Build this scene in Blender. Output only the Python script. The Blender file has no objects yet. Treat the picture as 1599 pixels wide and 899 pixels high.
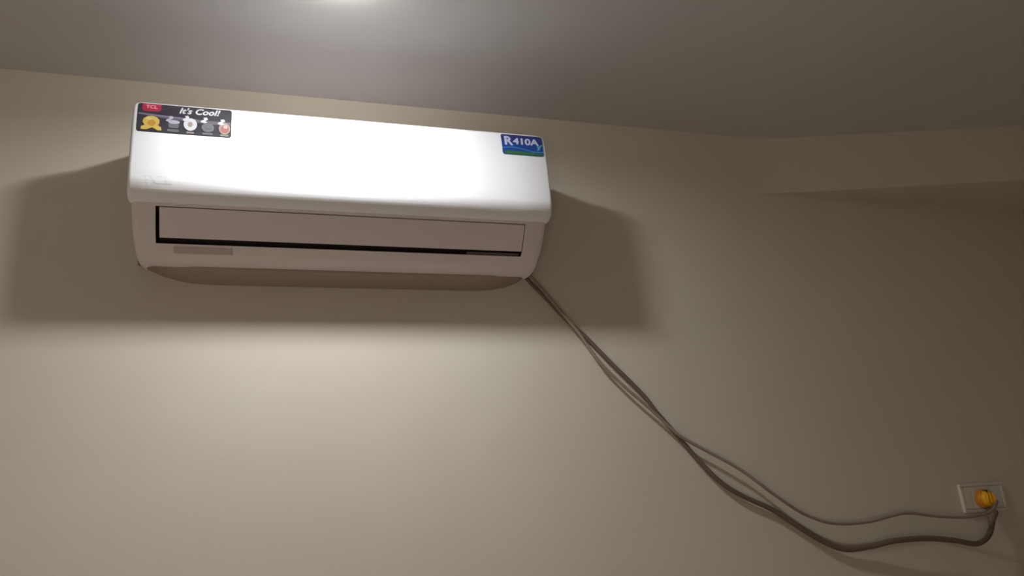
import bpy, bmesh, math, random
from mathutils import Vector, Matrix

scene = bpy.context.scene
col = scene.collection
ZB = 2.15          # height of the air conditioner's underside above the floor
HC = ZB + 0.422    # ceiling height
R_ = random.Random(4)

# ---------------------------------------------------------------- camera
cam_d = bpy.data.cameras.new('camera')
cam = bpy.data.objects.new('camera', cam_d); col.objects.link(cam)
r = Vector((0.94944, -0.30291, -0.08258)); u = Vector((-0.02347, -0.33076, 0.94342)); f = Vector((0.31308, 0.89378, 0.32114))
m = Matrix((r, u, -f)).transposed().to_4x4()
m.translation = Vector((-0.21474, -1.64205, ZB - 0.60101))
cam.matrix_world = m
cam_d.sensor_width = 36.0
cam_d.lens = 1310.4 / 1599 * 36
cam_d.clip_start = 0.01
scene.camera = cam

# ---------------------------------------------------------------- world, exposure
w = bpy.data.worlds.new('world'); scene.world = w; w.use_nodes = True
w.node_tree.nodes['Background'].inputs[0].default_value = (0.02, 0.02, 0.022, 1)
w.node_tree.nodes['Background'].inputs[1].default_value = 0.2
vs = scene.view_settings
vs.view_transform = 'Standard'; vs.look = 'None'; vs.gamma = 1; vs.use_curve_mapping = False
vs.exposure = 0.0
LAMP = 390.0        # emission of the ceiling lamp's diffuser

FILL = 14.0       # emission of the added fill globe, unseen behind the camera

# ---------------------------------------------------------------- helpers
def srgb(c):
    return tuple(((x / 255 + .055) / 1.055) ** 2.4 if x > 10 else x / 255 / 12.92 for x in c) + (1,)

def mat(name, rgb, rough=.5, spec=.5, noise=0, nscale=8, bump=0, bscale=300, emit=0, var=None):
    m = bpy.data.materials.new(name); m.use_nodes = True
    nt = m.node_tree; b = nt.nodes['Principled BSDF']
    c = srgb(rgb)
    b.inputs['Base Color'].default_value = c
    b.inputs['Roughness'].default_value = rough
    b.inputs['Specular IOR Level'].default_value = spec
    tc = nt.nodes.new('ShaderNodeTexCoord')
    if noise:
        n = nt.nodes.new('ShaderNodeTexNoise'); n.inputs['Scale'].default_value = nscale; n.inputs['Detail'].default_value = 4
        nt.links.new(tc.outputs['Object'], n.inputs['Vector'])
        mx = nt.nodes.new('ShaderNodeMix'); mx.data_type = 'RGBA'
        d = srgb(var) if var else tuple(x * (1 - noise) for x in c[:3]) + (1,)
        mx.inputs[6].default_value = c; mx.inputs[7].default_value = d
        mr = nt.nodes.new('ShaderNodeMapRange')
        mr.inputs[1].default_value = .35; mr.inputs[2].default_value = .65
        nt.links.new(n.outputs['Fac'], mr.inputs[0])
        nt.links.new(mr.outputs[0], mx.inputs[0]); nt.links.new(mx.outputs[2], b.inputs['Base Color'])
    if bump:
        n2 = nt.nodes.new('ShaderNodeTexNoise'); n2.inputs['Scale'].default_value = bscale; n2.inputs['Detail'].default_value = 3
        nt.links.new(tc.outputs['Object'], n2.inputs['Vector'])
        bp = nt.nodes.new('ShaderNodeBump'); bp.inputs['Strength'].default_value = bump; bp.inputs['Distance'].default_value = .002
        nt.links.new(n2.outputs['Fac'], bp.inputs['Height']); nt.links.new(bp.outputs[0], b.inputs['Normal'])
    if emit:
        b.inputs['Emission Color'].default_value = c; b.inputs['Emission Strength'].default_value = emit
    return m

def obj(name, verts, faces, material=None, parent=None, smooth=False, bevel=0, seg=2, label=None):
    me = bpy.data.meshes.new(name); me.from_pydata([tuple(v) for v in verts], [], faces); me.update()
    bm = bmesh.new(); bm.from_mesh(me); bmesh.ops.recalc_face_normals(bm, faces=bm.faces)
    bm.to_mesh(me); bm.free()
    o = bpy.data.objects.new(name, me); col.objects.link(o)
    if material: me.materials.append(material)
    if parent: o.parent = parent
    if smooth:
        me.polygons.foreach_set('use_smooth', [True] * len(me.polygons))
        try: me.set_sharp_from_angle(angle=math.radians(40))
        except Exception: pass
    if bevel:
        b = o.modifiers.new('bevel', 'BEVEL'); b.width = bevel; b.segments = seg; b.limit_method = 'ANGLE'
        me.polygons.foreach_set('use_smooth', [True] * len(me.polygons))
        o.modifiers.new('wn', 'WEIGHTED_NORMAL')
    if label: o['label'] = label
    return o

def box(x0, x1, y0, y1, z0, z1):
    v = [(x, y, z) for x in (x0, x1) for y in (y0, y1) for z in (z0, z1)]
    return v, [(0, 1, 3, 2), (4, 6, 7, 5), (0, 4, 5, 1), (2, 3, 7, 6), (0, 2, 6, 4), (1, 5, 7, 3)]

def prism(poly, a0, a1, axis='x'):
    """polygon (a list of 2D points) extruded along an axis"""
    n = len(poly)
    def P(p, a):
        return {'x': (a, p[0], p[1]), 'y': (p[0], a, p[1]), 'z': (p[0], p[1], a)}[axis]
    v = [P(p, a0) for p in poly] + [P(p, a1) for p in poly]
    return v, [tuple(range(n)), tuple(range(2 * n - 1, n - 1, -1))] + [(i, (i + 1) % n, n + (i + 1) % n, n + i) for i in range(n)]

def lathe(profile, n=32, M=None):
    """profile of (radius, height) turned about local z"""
    v = []; fc = []
    for (rr, h) in profile:
        for k in range(n):
            a = 2 * math.pi * k / n
            p = Vector((rr * math.cos(a), rr * math.sin(a), h))
            v.append(M @ p if M else p)
    L = len(profile)
    for i in range(L - 1):
        for k in range(n):
            fc.append((i * n + k, i * n + (k + 1) % n, (i + 1) * n + (k + 1) % n, (i + 1) * n + k))
    fc.append(tuple(range(n))); fc.append(tuple(range((L - 1) * n, L * n)))
    return v, fc

def spline(pts, sub=6):
    P = [Vector(p) for p in pts]; P = [2 * P[0] - P[1]] + P + [2 * P[-1] - P[-2]]
    out = []
    for i in range(1, len(P) - 2):
        for s in range(sub):
            t = s / sub
            a, b, c, d = P[i - 1:i + 3]
            out.append(.5 * ((2 * b) + (c - a) * t + (2 * a - 5 * b + 4 * c - d) * t * t + (3 * b - a - 3 * c + d) * t ** 3))
    out.append(P[-2]); return out

def tube(path, rad, n=10):
    v = []; fc = []
    N = len(path)
    for i, p in enumerate(path):
        t = (path[min(i + 1, N - 1)] - path[max(i - 1, 0)]).normalized()
        up = Vector((0, 1, 0)); a = t.cross(up).normalized(); b = a.cross(t)
        rr = rad(i / (N - 1)) if callable(rad) else rad
        for k in range(n):
            g = 2 * math.pi * k / n
            v.append(p + (a * math.cos(g) + b * math.sin(g)) * rr)
    for i in range(N - 1):
        for k in range(n):
            fc.append((i * n + k, i * n + (k + 1) % n, (i + 1) * n + (k + 1) % n, (i + 1) * n + k))
    fc.append(tuple(range(n))); fc.append(tuple(range((N - 1) * n, N * n)))
    return v, fc

def empty(name, loc, label, cat):
    o = bpy.data.objects.new(name, None); o.location = loc; o.empty_display_size = .05; col.objects.link(o)
    o['label'] = label; o['category'] = cat
    return o

def struct(name, vf, material, **k):
    o = obj(name, vf[0], vf[1], material, **k); o['kind'] = 'structure'; return o

# ---------------------------------------------------------------- materials
M_wall = mat('beige_wall_paint', (211, 206, 191), rough=.62, spec=.3, noise=.03, nscale=2.2, bump=.10, bscale=120, var=(208, 201, 187))
M_ceil = mat('ceiling_paint', (206, 206, 206), rough=.6, spec=.3, noise=.04, nscale=1.6, bump=.08, bscale=150, var=(202, 200, 200))
M_floor = mat('floor_tile', (205, 192, 178), rough=.4, noise=.1, nscale=3)
M_panel = mat('glossy_white_plastic', (238, 240, 243), rough=.30, spec=.5)
M_case = mat('white_plastic', (226, 217, 218), rough=.42, spec=.45, noise=.02, nscale=5)
M_louver = mat('louver_plastic', (226, 216, 219), rough=.4, spec=.45)
M_dark = mat('outlet_shadow_black_plastic', (70, 62, 60), rough=.6, spec=.2)
M_vane = mat('grey_vane_plastic', (110, 98, 98), rough=.5, spec=.3)
M_shadow = mat('under_shadow_brown', (166, 150, 140), rough=.6, spec=.2)  # shade below the unit, put into the base colour
M_disp = mat('smoky_display_window', (194, 182, 179), rough=.3, spec=.4)
M_cordA = mat('thin_cord_rubber', (148, 133, 118), rough=.5, spec=.35)
M_cordB = mat('thick_cord_rubber', (112, 97, 84), rough=.5, spec=.35)
M_boot = mat('grey_plug_rubber', (120, 106, 94), rough=.6, spec=.3)
M_yellow = mat('yellow_plug_plastic', (250, 186, 30), rough=.38, spec=.5)
M_yellow2 = mat('amber_plug_plastic', (214, 140, 20), rough=.4, spec=.5)
M_plate = mat('socket_plate_plastic', (214, 208, 196), rough=.42, spec=.45)
M_slot = mat('socket_slot_dark', (40, 34, 30), rough=.7, spec=.2)
M_ring = mat('lamp_ring_white', (235, 235, 232), rough=.4)
M_bulb = mat('lamp_diffuser', (252, 252, 255), rough=.5, emit=LAMP)
M_fill = mat('fill_globe_glow', (255, 236, 226), rough=.4, emit=FILL)  # glow of the added fill light
M_fill_metal = mat('fill_lamp_metal', (150, 146, 140), rough=.35)
M_rim = mat('lamp_translucent_rim', (255, 250, 240), rough=.5, emit=LAMP * .40)

# ---------------------------------------------------------------- the room
XL, XR, YB = -1.05, 3.2, -2.3
T = .1
struct('wall_back', box(XL - T, XR + T, 0, T, 0, HC), M_wall)
struct('wall_left', box(XL - T, XL, YB, 0, 0, HC), M_wall)
struct('wall_right', box(XR, XR + T, YB, 0, 0, HC), M_wall)
struct('wall_front', box(XL - T, XR + T, YB - T, YB, 0, HC), M_wall)
struct('floor', box(XL - T, XR + T, YB - T, T, -T, 0), M_floor)
struct('ceiling', box(XL - T, XR + T, YB - T, T, HC, HC + T), M_ceil)
# boxed beam that leaves the wall at a slight angle towards the right
bx0, sl = 1.094, .2665
bxs = [.90, .96, 1.0, 1.04, 1.07, 1.10, 1.13, 1.17, 1.22, 1.28, 1.36, 1.6, XR]
bev = lambda x: sl * .028 * math.log(1 + math.exp((x - bx0) / .028))
struct('trim_1', prism([(x, -bev(x)) for x in bxs] + [(XR, .0), (bxs[0], .0)], ZB + .2632, HC, 'z'), M_wall, smooth=True)

# ---------------------------------------------------------------- air conditioner
ac = empty('air_conditioner', (0, 0, ZB), 'white split air conditioner mounted high on the beige wall, stickers on its front', 'air conditioner')

# front panel: height profile (z, y) and outline
PZ = [(round(.1175 - .0405 * math.sin(math.radians(t)), 5), round(-.1500 - .0375 * math.cos(math.radians(t)), 5)) for t in (84, 76, 68, 60, 52, 44, 36, 28, 20, 12)] + [
      (.1270, -.1878), (.1500, -.1880), (.1800, -.1876), (.2100, -.1866), (.2350, -.1850), (.2500, -.1834), (.2600, -.1812), (.2660, -.1785), (.2700, -.1745), (.2712, -.1700)]
PW = .4
def panel_y(z):
    for (z0, y0), (z1, y1) in zip(PZ, PZ[1:]):
        if z0 <= z <= z1: return y0 + (y1 - y0) * (z - z0) / (z1 - z0)
    return PZ[-1][1]
def panel_hw(z):
    rt, rb = .016, .010
    top, bot = .2712, PZ[0][0]
    h = PW
    if z > top - rt: h -= rt - math.sqrt(max(0, rt * rt - (z - (top - rt)) ** 2))
    if z < bot + rb: h -= rb - math.sqrt(max(0, rb * rb - ((bot + rb) - z) ** 2))
    return h - .001 * (z - bot) / .19
def edge_drop(d, er=.007):
    return er - math.sqrt(max(0, er * er - (er - d) ** 2)) if d < er else 0
zs = []
for (z0, _), (z1, _) in zip(PZ, PZ[1:]):
    n = 3
    zs += [z0 + (z1 - z0) * k / n for k in range(n)]
zs.append(PZ[-1][0])
ds = [0, .0006, .0018, .0035, .007]
v = []; fc = []
for z in zs:
    h = panel_hw(z)
    xs = [-h + d for d in ds] + [(-h + .007) + (2 * h - .014) * k / 12 for k in range(1, 12)] + [h - d for d in reversed(ds)]
    v.append((-h, -.150, z))
    for x in xs:
        v.append((x, panel_y(z) + edge_drop(h - abs(x)), z))
    v.append((h, -.150, z))
nx = len(xs) + 2
for i in range(len(zs) - 1):
    for k in range(nx - 1):
        fc.append((i * nx + k, i * nx + k + 1, (i + 1) * nx + k + 1, (i + 1) * nx + k))
fc.append(tuple(range(nx))); fc.append(tuple(range((len(zs) - 1) * nx, len(zs) * nx)))
fc.append(tuple([i * nx for i in range(len(zs))] + [i * nx + nx - 1 for i in reversed(range(len(zs)))]))
obj('front_panel', v, fc, M_panel, ac, smooth=True, label='glossy white curved front panel')

# lower casing: lofted profile with an air outlet opening
LOW = [(-.1540, .0830, .3965), (-.1590, .0785, .3950), (-.1530, .0738, .3945), (-.1370, .0502, .3940), (-.1240, .0340, .3930), (-.1150, .0260, .3920),
       (-.1060, .0206, .3910), (-.0960, .0090, .3895), (-.0850, .0020, .3870), (-.0720, -.0025, .3835), (-.0600, -.0045, .3785), (-.0500, -.0035, .3730)]
OX0, OX1 = -.3540, .3480
xst = [OX0 + (OX1 - OX0) * k / 10 for k in range(11)]
def low_row(y, z, hw):
    L = []
    for s, dy in ((0, .012), (.0015, .006), (.005, .002), (.012, 0)):
        L.append((-hw + s, y + dy, z))
    rr = [(-a, b, c) for (a, b, c) in L][::-1]
    mid = [(x, y, z) for x in xst]
    return [(-hw, y + .035, z + .004)] + L + mid + rr + [(hw, y + .035, z + .004)]
rows = [low_row(*p) for p in LOW]
nx = len(rows[0]); v = [p for rw in rows for p in rw]; fc = []
for i in range(len(rows) - 1):
    for k in range(nx - 1):
        if 2 <= i < 6 and 5 <= k < 15: continue
        fc.append((i * nx + k, i * nx + k + 1, (i + 1) * nx + k + 1, (i + 1) * nx + k))
obj('lower_casing', v, fc, M_case, ac, smooth=True, label='white lower casing around the air outlet')
# cavity walls behind the opening
prof = [(p[0], p[1]) for p in LOW[2:7]]
inn = [(-.06, .028), (-.08, .078)]
pl = prof + inn
n = len(pl)
v = [(OX0, a, b) for a, b in pl] + [(OX1, a, b) for a, b in pl]
fc = [tuple(range(n)), tuple(range(n, 2 * n))] + [(i, i + 1, n + i + 1, n + i) for i in range(4, n - 1)] + [(n - 1, 0, n, 2 * n - 1)]
obj('air_outlet', v, fc, M_dark, ac, label='dark slot of the air outlet')
# louver flap
fl = [(-.1525, .0722), (-.1375, .0500), (-.1245, .0350), (-.1170, .0275)]
fi = [(a + .005, b + .002) for a, b in fl]
pts = [Vector((0, a, b)) for a, b in fl]
sp = [(p.y, p.z) for p in spline(pts, 4)]
spi = [(a + .004, b + .003) for a, b in reversed(sp)]
vv, ff = prism(sp + spi, -.3475, .3465, 'x')
obj('louver', vv, ff, M_louver, ac, smooth=True, label='wide louver flap almost closed')
# inner grey vane visible in the right part of the slot
vv, ff = box(.232, .343, -.1085, -.092, .0225, .0265)
obj('inner_vane', vv, ff, M_vane, ac, label='grey inner vane at the right end of the slot')
# display window below the slot
def low_pt(t):
    """point on the chin between slot and underside, t 0..1"""
    P = [Vector((0, p[0], p[1])) for p in LOW[6:10]]
    s = t * (len(P) - 1); i = min(int(s), len(P) - 2)
    return P[i].lerp(P[i + 1], s - i)
v = []; fc = []
tt = [.12, .19, .26, .33, .40]
for j, off in enumerate((.0003, .0016)):
    for t in tt:
        p = low_pt(t); d = (low_pt(min(t + .02, 1)) - low_pt(t - .02)).normalized(); nrm = Vector((0, -abs(d.z), -abs(d.y)))
        q = p + nrm * off
        v += [(-.324, q.y, q.z), (-.222, q.y, q.z)]
n = len(tt)
for i in range(n - 1):
    for b in (0, 2 * n): fc.append((b + 2 * i, b + 2 * i + 1, b + 2 * i + 3, b + 2 * i + 2))
    for s in (0, 1): fc.append((2 * i + s, 2 * i + 2 + s, 2 * n + 2 * i + 2 + s, 2 * n + 2 * i + s))
fc += [(0, 1, 2 * n + 1, 2 * n), (2 * n - 2, 2 * n - 1, 4 * n - 1, 4 * n - 2)]
obj('display_window', v, fc, M_disp, ac, label='narrow grey display strip below the slot')
# rear chassis with grille on top, shadow band built as a brown piece underneath
vv, ff = prism([(0, .010), (0, .262), (-.010, .268), (-.150, .268), (-.156, .262), (-.153, .083), (-.078, .080), (-.056, .026), (-.05, .012)], -.384, .384, 'x')
obj('chassis', vv, ff, M_case, ac, bevel=.004)
for s in (-1, 1):
    xx = s * .397
    vv, ff = box(min(xx, s * .390), max(xx, s * .390), -.1705, -.150, .236, .267)
    obj('hinge_cover', vv, ff, M_dark, ac, label='dark hinge gap at the upper panel corner')
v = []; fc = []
st = [(-.394, .0165), (-.380, .0100), (-.350, -.0040), (-.320, -.0135), (-.294, -.0185), (-.25, -.0205), (0, -.0205), (.28, -.0200), (.315, -.0165), (.345, -.0100), (.372, .0010), (.394, .0150)]  # tapered outline of the shadow band below the unit
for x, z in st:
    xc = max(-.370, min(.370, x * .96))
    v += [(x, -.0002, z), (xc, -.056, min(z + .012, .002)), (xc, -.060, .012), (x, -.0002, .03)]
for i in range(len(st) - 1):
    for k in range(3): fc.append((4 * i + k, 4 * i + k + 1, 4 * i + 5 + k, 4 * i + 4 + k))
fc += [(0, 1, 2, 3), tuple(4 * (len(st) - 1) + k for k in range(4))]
obj('under_shadow', v, fc, M_shadow, ac, smooth=True, label='brownish piece standing in for the shadow on the wall under the unit')
for k in range(26):
    x = -.37 + k * .0296
    vv, ff = box(x, x + .006, -.145, -.015, .268, .2705)
    obj('top_grille_slat', vv, ff, M_case, ac)

# ---- stickers: flat prints that follow the panel's curve
def on_panel(x, z, off):
    e = 1e-3
    dy = (panel_y(z + e) - panel_y(z - e)) / (2 * e)
    nrm = Vector((0, -1, dy)).normalized()
    return Vector((x, panel_y(z), z)) + nrm * off

class Sticker:
    def __init__(s, x0, x1, z0, z1): s.b = (x0, x1, z0, z1)
    def P(s, a, t, off):
        x0, x1, z0, z1 = s.b
        return on_panel(x0 + (x1 - x0) * a, z0 + (z1 - z0) * t, off)
    def shape(s, name, poly, material, parent, off, label=None, thick=.00025):
        """2D polygon in sticker coordinates, filled and laid on the panel with a hair of thickness"""
        bm = bmesh.new()
        vsx = [bm.verts.new((a, t, 0)) for a, t in poly]
        bm.faces.new(vsx)
        bmesh.ops.triangulate(bm, faces=bm.faces[:])
        for z in [k / 10 for k in range(1, 10)]:
            bmesh.ops.bisect_plane(bm, geom=bm.verts[:] + bm.edges[:] + bm.faces[:], plane_co=(0, z, 0), plane_no=(0, 1, 0))
        return s.finish(bm, name, material, parent, off, label, thick)
    def finish(s, bm, name, material, parent, off, label, thick):
        ys = [q.co.y for q in bm.verts]; y0, y1 = min(ys), max(ys); n = max(2, int((y1 - y0) / .04))
        for k in range(1, n):
            bmesh.ops.bisect_plane(bm, geom=bm.verts[:] + bm.edges[:] + bm.faces[:], plane_co=(0, y0 + (y1 - y0) * k / n, 0), plane_no=(0, 1, 0))
        g = bmesh.ops.extrude_face_region(bm, geom=bm.faces[:])
        top = {e for e in g['geom'] if isinstance(e, bmesh.types.BMVert)}
        for vt in bm.verts:
            p = s.P(vt.co.x, vt.co.y, off + vt.co.z + (thick if vt in top else 0)); vt.co = p
        bmesh.ops.recalc_face_normals(bm, faces=bm.faces)
        me = bpy.data.meshes.new(name); bm.to_mesh(me); bm.free()
        me.materials.append(material)
        o = bpy.data.objects.new(name, me); col.objects.link(o); o.parent = parent
        if label: o['label'] = label
        return o
    def text(s, name, txt, a0, a1, t0, t1, material, parent, off, shear=0, bold=.02, label=None, skew=0):
        cu = bpy.data.curves.new('txt', 'FONT'); cu.body = txt; cu.shear = shear; cu.resolution_u = 3
        to = bpy.data.objects.new('txt', cu); col.objects.link(to)
        dg = bpy.context.evaluated_depsgraph_get(); me0 = bpy.data.meshes.new_from_object(to.evaluated_get(dg))
        bpy.data.objects.remove(to); bpy.data.curves.remove(cu)
        bm = bmesh.new(); bm.from_mesh(me0); bpy.data.meshes.remove(me0)
        bmesh.ops.remove_doubles(bm, verts=bm.verts, dist=1e-5)
        # embolden: overlapping shifted copies, each a hair above the last
        base = bm.faces[:]
        for q in bm.verts: q.co.z = 0
        for k, (dx, dy) in enumerate(((bold, 0), (-bold, 0), (0, bold), (0, -bold))):
            g = bmesh.ops.duplicate(bm, geom=base)
            for q in g['geom']:
                if isinstance(q, bmesh.types.BMVert): q.co.x += dx; q.co.y += dy; q.co.z = (k + 1) * .00002
        xs = [q.co.x for q in bm.verts]; ys = [q.co.y for q in bm.verts]
        X0, X1, Y0, Y1 = min(xs), max(xs), min(ys), max(ys)
        for q in bm.verts:
            fx = (q.co.x - X0) / (X1 - X0)
            q.co.x = a0 + (a1 - a0) * fx
            q.co.y = t0 + (t1 - t0) * (q.co.y - Y0) / (Y1 - Y0) + skew * fx
        return s.finish(bm, name, material, parent, off, label, .00015)

def rrect(a0, a1, t0, t1, ra, rt, corners=(1, 1, 1, 1), n=6):
    out = []
    for (ca, ct, g0, on) in ((a1 - ra, t1 - rt, 0, corners[0]), (a0 + ra, t1 - rt, 90, corners[1]), (a0 + ra, t0 + rt, 180, corners[2]), (a1 - ra, t0 + rt, 270, corners[3])):
        if not on:
            g = math.radians(g0 + 45); out.append((ca + ra * (1 if math.cos(g) > 0 else -1), ct + rt * (1 if math.sin(g) > 0 else -1))); continue
        for k in range(n + 1):
            g = math.radians(g0 + 90 * k / n); out.append((ca + ra * math.cos(g), ct + rt * math.sin(g)))
    return out
def ell(a, t, ra, rt, n=20, wob=0):
    return [(a + ra * (1 + wob * R_.uniform(-1, 1)) * math.cos(2 * math.pi * k / n), t + rt * (1 + wob * R_.uniform(-1, 1)) * math.sin(2 * math.pi * k / n)) for k in range(n)]

def ink(n, c): return mat(n, c, rough=.4, spec=.3)
I_black = mat('sticker_charcoal', (56, 56, 62), rough=.42, spec=.35, noise=.25, nscale=30, var=(50, 46, 54))
I_red = ink('ink_red', (160, 48, 74)); I_pink = ink('ink_pink', (236, 160, 170)); I_white = ink('ink_white', (196, 199, 202))
I_lilac = ink('ink_lilac', (124, 118, 146)); I_grey = ink('ink_grey', (104, 108, 110)); I_mauve = ink('ink_mauve', (102, 94, 100))
I_gold = ink('ink_gold', (196, 172, 88)); I_amber = ink('ink_amber', (178, 134, 62)); I_cream = ink('ink_cream', (208, 192, 128))
I_beige = ink('ink_beige', (150, 138, 124)); I_rust = ink('ink_rust', (150, 98, 88)); I_green = ink('ink_dull_green', (112, 128, 108))
I_pale = ink('ink_pale', (172, 170, 184))

S = Sticker(-.3905, -.2285, .2030, .2655)
sh = S.shape('feature_sticker', rrect(0, 1, 0, 1, .03, .08), I_black, ac, .0002, 'black rectangular sticker with colourful icons, on the upper left of the panel')
A = .0006; B = .0009; C = .0012
S.shape('red_badge', rrect(.045, .245, .70, .985, .04, .12, (0, 0, 1, 1)), I_red, sh, A, 'small red badge')
S.text('badge_lettering', 'TCL', .085, .205, .80, .93, I_pink, sh, B, bold=.03)
S.text('slogan_lettering', "It's Cool!", .435, .875, .70, .935, I_white, sh, A, shear=.30, bold=.03, label='white slanted slogan lettering', skew=.02)
arc = []
for k in range(25):
    a = k / 24; arc.append((.01 + .98 * a, .625 - .10 * math.sin(a * math.pi * .55) + .0 * a))
lo = [(a, t - (.045 + .075 * math.sin(min(1, a * 1.2) * math.pi * .5))) for a, t in reversed(arc)]
S.shape('lilac_band', arc + lo, I_mauve, sh, A)
S.shape('lilac_line', [(a, t + .005) for a, t in arc[:16]] + [(a, t - .035) for a, t in reversed(arc[:16])], I_lilac, sh, B)
S.shape('gold_emblem', [(.045, .07), (.05, .17), (.085, .21), (.06, .32), (.07, .43), (.11, .52), (.155, .545), (.205, .50), (.235, .41), (.235, .30), (.22, .23), (.255, .17), (.262, .07), (.22, .06), (.165, .15), (.10, .065)], I_gold, sh, C, 'gold emblem at the left of the icon row')
S.shape('gold_shade', ell(.155, .30, .045, .10, 14, .15), I_amber, sh, C + .0003)
S.shape('gold_highlight', ell(.125, .44, .030, .045, 12), I_cream, sh, C + .0003)
def glyph_two(name, a, t, sc, material):
    S.shape(name, [(a - .008 * sc, t + .12), (a + .03 * sc, t + .14), (a + .045 * sc, t + .07), (a + .012 * sc, t + .005), (a + .04 * sc, t - .03), (a + .01 * sc, t - .07), (a - .035 * sc, t - .04), (a - .03 * sc, t + .01), (a + .005 * sc, t + .06)], material, sh, C + .0003)
glyph_two('small_numeral', .335, .44, 1, I_pale)
S.shape('oval_icon', ell(.385, .385, .062, .065), I_pale, sh, C)
S.shape('icon_base', [(.325, .33), (.44, .33), (.43, .18), (.335, .18)], I_grey, sh, B)
S.shape('icon_caption', rrect(.32, .44, .06, .14, .01, .02), I_grey, sh, A)
S.shape('ring_icon', ell(.558, .345, .072, .215), I_white, sh, C, 'white ring icon')
S.shape('ring_centre', ell(.558, .345, .026, .085), I_beige, sh, C + .0004)
glyph_two('small_numeral', .505, .50, .9, I_white)
S.shape('icon_caption', rrect(.52, .60, .045, .10, .01, .02), I_beige, sh, A)
glyph_two('small_numeral', .70, .49, 1, I_white)
S.shape('round_icon', ell(.745, .28, .068, .16), I_grey, sh, C)
S.shape('icon_bar', rrect(.72, .78, .22, .27, .01, .015), I_mauve, sh, C + .0004)
S.shape('icon_caption', rrect(.69, .80, .045, .11, .01, .02), I_grey, sh, A)
glyph_two('small_numeral', .885, .47, 1, I_white)
S.shape('round_icon', ell(.925, .29, .062, .20), I_beige, sh, C)
S.shape('rust_swirl', ell(.93, .27, .044, .13), I_rust, sh, C + .0004)
S.shape('swirl_spot', ell(.935, .34, .022, .06), I_pink, sh, C + .0008)
S.shape('icon_caption', rrect(.88, .97, .03, .10, .01, .02), I_green, sh, A)

I_blue = mat('sticker_blue', (30, 78, 150), rough=.4, spec=.35, noise=.2, nscale=25, var=(30, 62, 134))
I_navy = ink('ink_navy', (44, 54, 112)); I_sky = ink('ink_sky', (62, 122, 190)); I_leaf = ink('ink_leaf', (56, 104, 66)); I_ltxt = ink('ink_pale_blue', (186, 194, 222)); I_teal = ink('ink_teal', (90, 160, 190))
S = Sticker(.3010, .3915, .2140, .2640)
s2 = S.shape('refrigerant_sticker', rrect(0, 1, 0, 1, .06, .11), I_blue, ac, .0002, 'blue rectangular sticker with pale lettering, on the upper right of the panel')
S.shape('navy_band', rrect(.0, 1, .60, 1, .06, .11, (1, 1, 0, 0)), I_navy, s2, A)
S.text('refrigerant_lettering', 'R', .07, .27, .44, .90, I_ltxt, s2, B, bold=.04)
S.text('refrigerant_lettering', '410A', .27, .90, .50, .84, I_ltxt, s2, B, bold=.04, shear=.05, label='pale R410A lettering')
S.shape('swoosh', [(.84, .50), (.90, .47), (1.0, .62), (1.0, .57), (.94, .46), (.90, .30), (.82, .27), (.87, .36)], I_teal, s2, B)
S.shape('swoosh', [(.70, .20), (.76, .24), (.78, .18), (.73, .12)], I_sky, s2, B + .0003)
wv = [(k / 16, .30 + .08 * math.sin(.3 + k / 16 * 5.2)) for k in range(17)]
S.shape('wave_line', wv + [(a, t - .05) for a, t in reversed(wv)], I_sky, s2, A)
gl = [(.05 + .93 * k / 16, .15 + .05 * math.sin(.6 + k / 16 * 2.6) - .03 * k / 16) for k in range(17)]
S.shape('green_strip', gl + [(.97, .02), (.05, .02)], I_leaf, s2, B, 'green strip along the lower edge')

M_logo = mat('pale_grey_logo', (226, 229, 234), rough=.35)
S = Sticker(-.376, -.326, .1020, .1180)
S.text('maker_lettering', 'TCL', 0, 1, 0, 1, M_logo, ac, .00005, bold=.015, label='faint pale grey maker lettering')

# ---------------------------------------------------------------- cords
THIN = [(0.382, -0.045, 0.008), (0.409, -0.024, -0.006), (0.431, -0.019, -0.030), (0.48, -0.019, -0.094), (0.499, -0.019, -0.119), (0.529, -0.019, -0.168), (0.55, -0.019, -0.196), (0.592, -0.02, -0.24), (0.643, -0.021, -0.287), (0.67, -0.021, -0.313), (0.707, -0.021, -0.349), (0.760, -0.021, -0.380), (0.832, -0.025, -0.422), (0.884, -0.03, -0.463), (0.901, -0.03, -0.477), (0.951, -0.028, -0.512), (0.992, -0.026, -0.535), (1.047, -0.024, -0.553), (1.104, -0.024, -0.558), (1.162, -0.024, -0.556), (1.224, -0.026, -0.547), (1.266, -0.028, -0.545), (1.337, -0.034, -0.557), (1.409, -0.043, -0.564), (1.463, -0.048, -0.56), (1.494, -0.048, -0.549), (1.519, -0.038, -0.534)]
THICK = [(0.376, -0.034, 0.010), (0.405, -0.012, -0.008), (0.427, -0.008, -0.028), (0.482, -0.008, -0.090), (0.517, -0.008, -0.122), (0.57, -0.010, -0.182), (0.638, -0.009, -0.254), (0.667, -0.009, -0.295), (0.711, -0.01, -0.351), (0.754, -0.011, -0.407), (0.798, -0.012, -0.453), (0.846, -0.012, -0.484), (0.912, -0.012, -0.515), (0.975, -0.012, -0.557), (1.033, -0.013, -0.593), (1.083, -0.015, -0.611), (1.145, -0.023, -0.609), (1.199, -0.036, -0.602), (1.284, -0.042, -0.603), (1.36, -0.044, -0.613), (1.416, -0.042, -0.624), (1.454, -0.038, -0.617), (1.484, -0.032, -0.598), (1.502, -0.026, -0.575)]
def cord(name, pts, rad, material, label):
    o0 = Vector(pts[0]) + Vector((0, 0, ZB))
    e = empty(name, o0, label, 'cord')
    path = [p - Vector(pts[0]) for p in spline(pts, 6)]
    vv, ff = tube(path, rad, 10)
    obj('cable', vv, ff, material, e, smooth=True)
    return e, path
thin, pa = cord('thin_cord', THIN, .0034, M_cordA, 'thin beige cord, the upper of the two draping from air conditioner to yellow plug')
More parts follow.
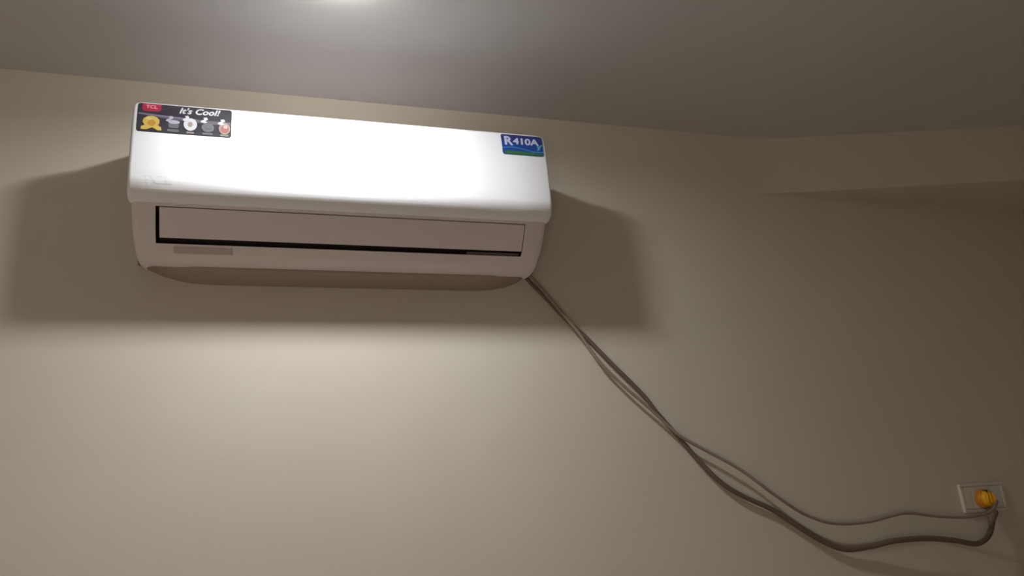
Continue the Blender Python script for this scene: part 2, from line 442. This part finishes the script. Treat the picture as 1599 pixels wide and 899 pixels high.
thick, pb = cord('power_cord', THICK, lambda t: .0042 + .0022 * min(1, max(0, (t - .3) / .3)), M_cordB, 'thicker grey-brown cord, the lower of the two, looping up to the socket')
end = pb[-1]
# tapered rubber boot and plug body at the end of the thick cord
Z = (Vector((1.513, -.024, -.551)) - Vector(THICK[-1])).normalized()
Xv = Vector((1, 0, 0)); Yv = Z.cross(Xv).normalized(); Xv = Yv.cross(Z)
Mx = Matrix((Xv, Yv, Z)).transposed().to_4x4(); Mx.translation = end - Z * .010
vv, ff = lathe([(.0064, 0), (.0072, .001), (.0078, .010), (.0100, .018), (.0125, .025), (.0130, .031), (.0120, .034)], 20, Mx)
obj('plug_boot', vv, ff, M_boot, thick, smooth=True, label='flared dark grey boot under the yellow plug')

# ---------------------------------------------------------------- wall socket
sx, sz = 1.5132, -.5205
so = empty('wall_socket', (sx, 0, ZB + sz), 'pale rectangular socket plate low on the wall at the right, behind the yellow plug', 'socket')
hw, hh = .0665, .0342
# frame with two openings
v = []; fc = []
def ring(a0, a1, b0, b1, y): return [(a0, y, b0), (a1, y, b0), (a1, y, b1), (a0, y, b1)]
vv, ff = box(-hw, hw, -.007, 0, -hh, hh)
obj('plate', vv, ff, M_plate, so, bevel=.003, seg=3)
for (x0, x1, z0, z1) in ((-hw, hw, hh - .0075, hh), (-hw, hw, -hh, -hh + .0075), (-hw, -hw + .009, -hh + .0075, hh - .0075), (hw - .009, hw, -hh + .0075, hh - .0075)):
    vv, ff = box(x0, x1, -.0100, -.006, z0, z1)
    obj('frame_rail', vv, ff, M_plate, so, bevel=.0015)
for x0, x1 in ((-hw + .0105, -.0345), (.0345, hw - .0105)):
    vv, ff = box(x0, x1, -.0095, -.006, -hh + .009, hh - .009)
    obj('blank_strip', vv, ff, M_plate, so, bevel=.001)
vv, ff = box(-.033, .033, -.0095, -.006, -hh + .009, hh - .009)
md = obj('socket_module', vv, ff, M_plate, so, bevel=.001)
for dx in (-.0095, .0095):
    vv, ff = box(-.0092 + dx - .003, -.0092 + dx + .003, -.0100, -.0090, -.004, .004)
    obj('contact_slot', vv, ff, M_slot, md)

# ---------------------------------------------------------------- yellow plug
px, pz = 1.504, -.5245
plg = empty('plug', (px, -.0095, ZB + pz), 'round yellow plug in the wall socket, with a pale cord curving from it', 'plug')
MY = Matrix.Rotation(math.radians(90), 4, 'X')   # local z -> -y
vv, ff = lathe([(.0180, .0002), (.0212, .002), (.0216, .008), (.0210, .014), (.0190, .0165)], 28, MY)
obj('plug_collar', vv, ff, M_yellow2, plg, smooth=True, label='amber rim of the plug')
vv, ff = lathe([(.0178, .016), (.0182, .020), (.0165, .0245), (.0130, .0265), (.0060, .0270)], 28, MY)
obj('plug_body', vv, ff, M_yellow, plg, smooth=True)
for dx in (-.0085, .0005, .0095):
    vv, ff = box(dx - .0022, dx + .0022, -.0295, -.0235, -.0105, .0105)
    obj('grip_rib', vv, ff, M_yellow, plg, bevel=.001)
vv, ff = box(-.0062, -.0026, -.0262, -.0150, .0120, .0190)
obj('key_notch', vv, ff, M_slot, plg, bevel=.0006, label='dark notch on the top of the plug')
for dx in (-.0095, .0095):
    vv, ff = box(dx - .0022, dx + .0022, -.001, .0005, -.0030, .0030)
    obj('prong', vv, ff, M_slot, plg)

# ---------------------------------------------------------------- lamps
LX, LY = -.050, -.452
lp = empty('ceiling_light', (LX, LY, HC), 'small round lamp on the ceiling in front of the air conditioner', 'lamp')
MD = Matrix.Rotation(math.radians(180), 4, 'X')
vv, ff = lathe([(.0500, 0), (.0520, .0002), (.0520, .0050), (.0500, .0055)], 40, MD)
obj('lamp_base', vv, ff, M_ring, lp, smooth=True)
v, ff = lathe([(.0530, .0015), (.0535, .0110)], 40, MD)
obj('lamp_halo', v, ff[:-2], M_rim, lp, smooth=True, label='glowing gap between lamp and ceiling')
v, ff = lathe([(.0490, .0050), (.0490, .0150), (.0510, .0160), (.0740, .0136), (.0750, .0128), (.0740, .0122), (.0540, .0122), (.0530, .0110)], 40, MD)
obj('lamp_rim', v, ff[:-2], M_ring, lp, smooth=True, label='white flange around the lamp')
vv, ff = lathe([(.0480, .0060), (.0470, .0072), (.030, .0080), (.004, .0082)], 40, MD)
obj('lamp_diffuser', vv, ff, M_bulb, lp, smooth=True)


# invented globe lamp, added behind the camera as fill for the shadows
fl = empty('fill_lamp', (-.55, -1.98, 0), 'added fill light shaped as a standing globe lamp, unseen behind the camera', 'lamp')
vv, ff = lathe([(.14, 0), (.14, .012), (.12, .02), (.02, .028)], 32)
obj('fill_lamp_foot', vv, ff, M_fill_metal, fl, smooth=True)
vv, ff = lathe([(.010, .024), (.010, .93), (.035, .935), (.038, .962), (.030, .966)], 20)
obj('fill_lamp_pole', vv, ff, M_fill_metal, fl, smooth=True)
gp = [(.12 * math.sin(a), 1.07 - .12 * math.cos(a)) for a in [math.radians(18 + k * (178 - 18) / 16) for k in range(17)]]
vv, ff = lathe(gp, 32)
obj('fill_globe', vv, ff, M_fill, fl, smooth=True)
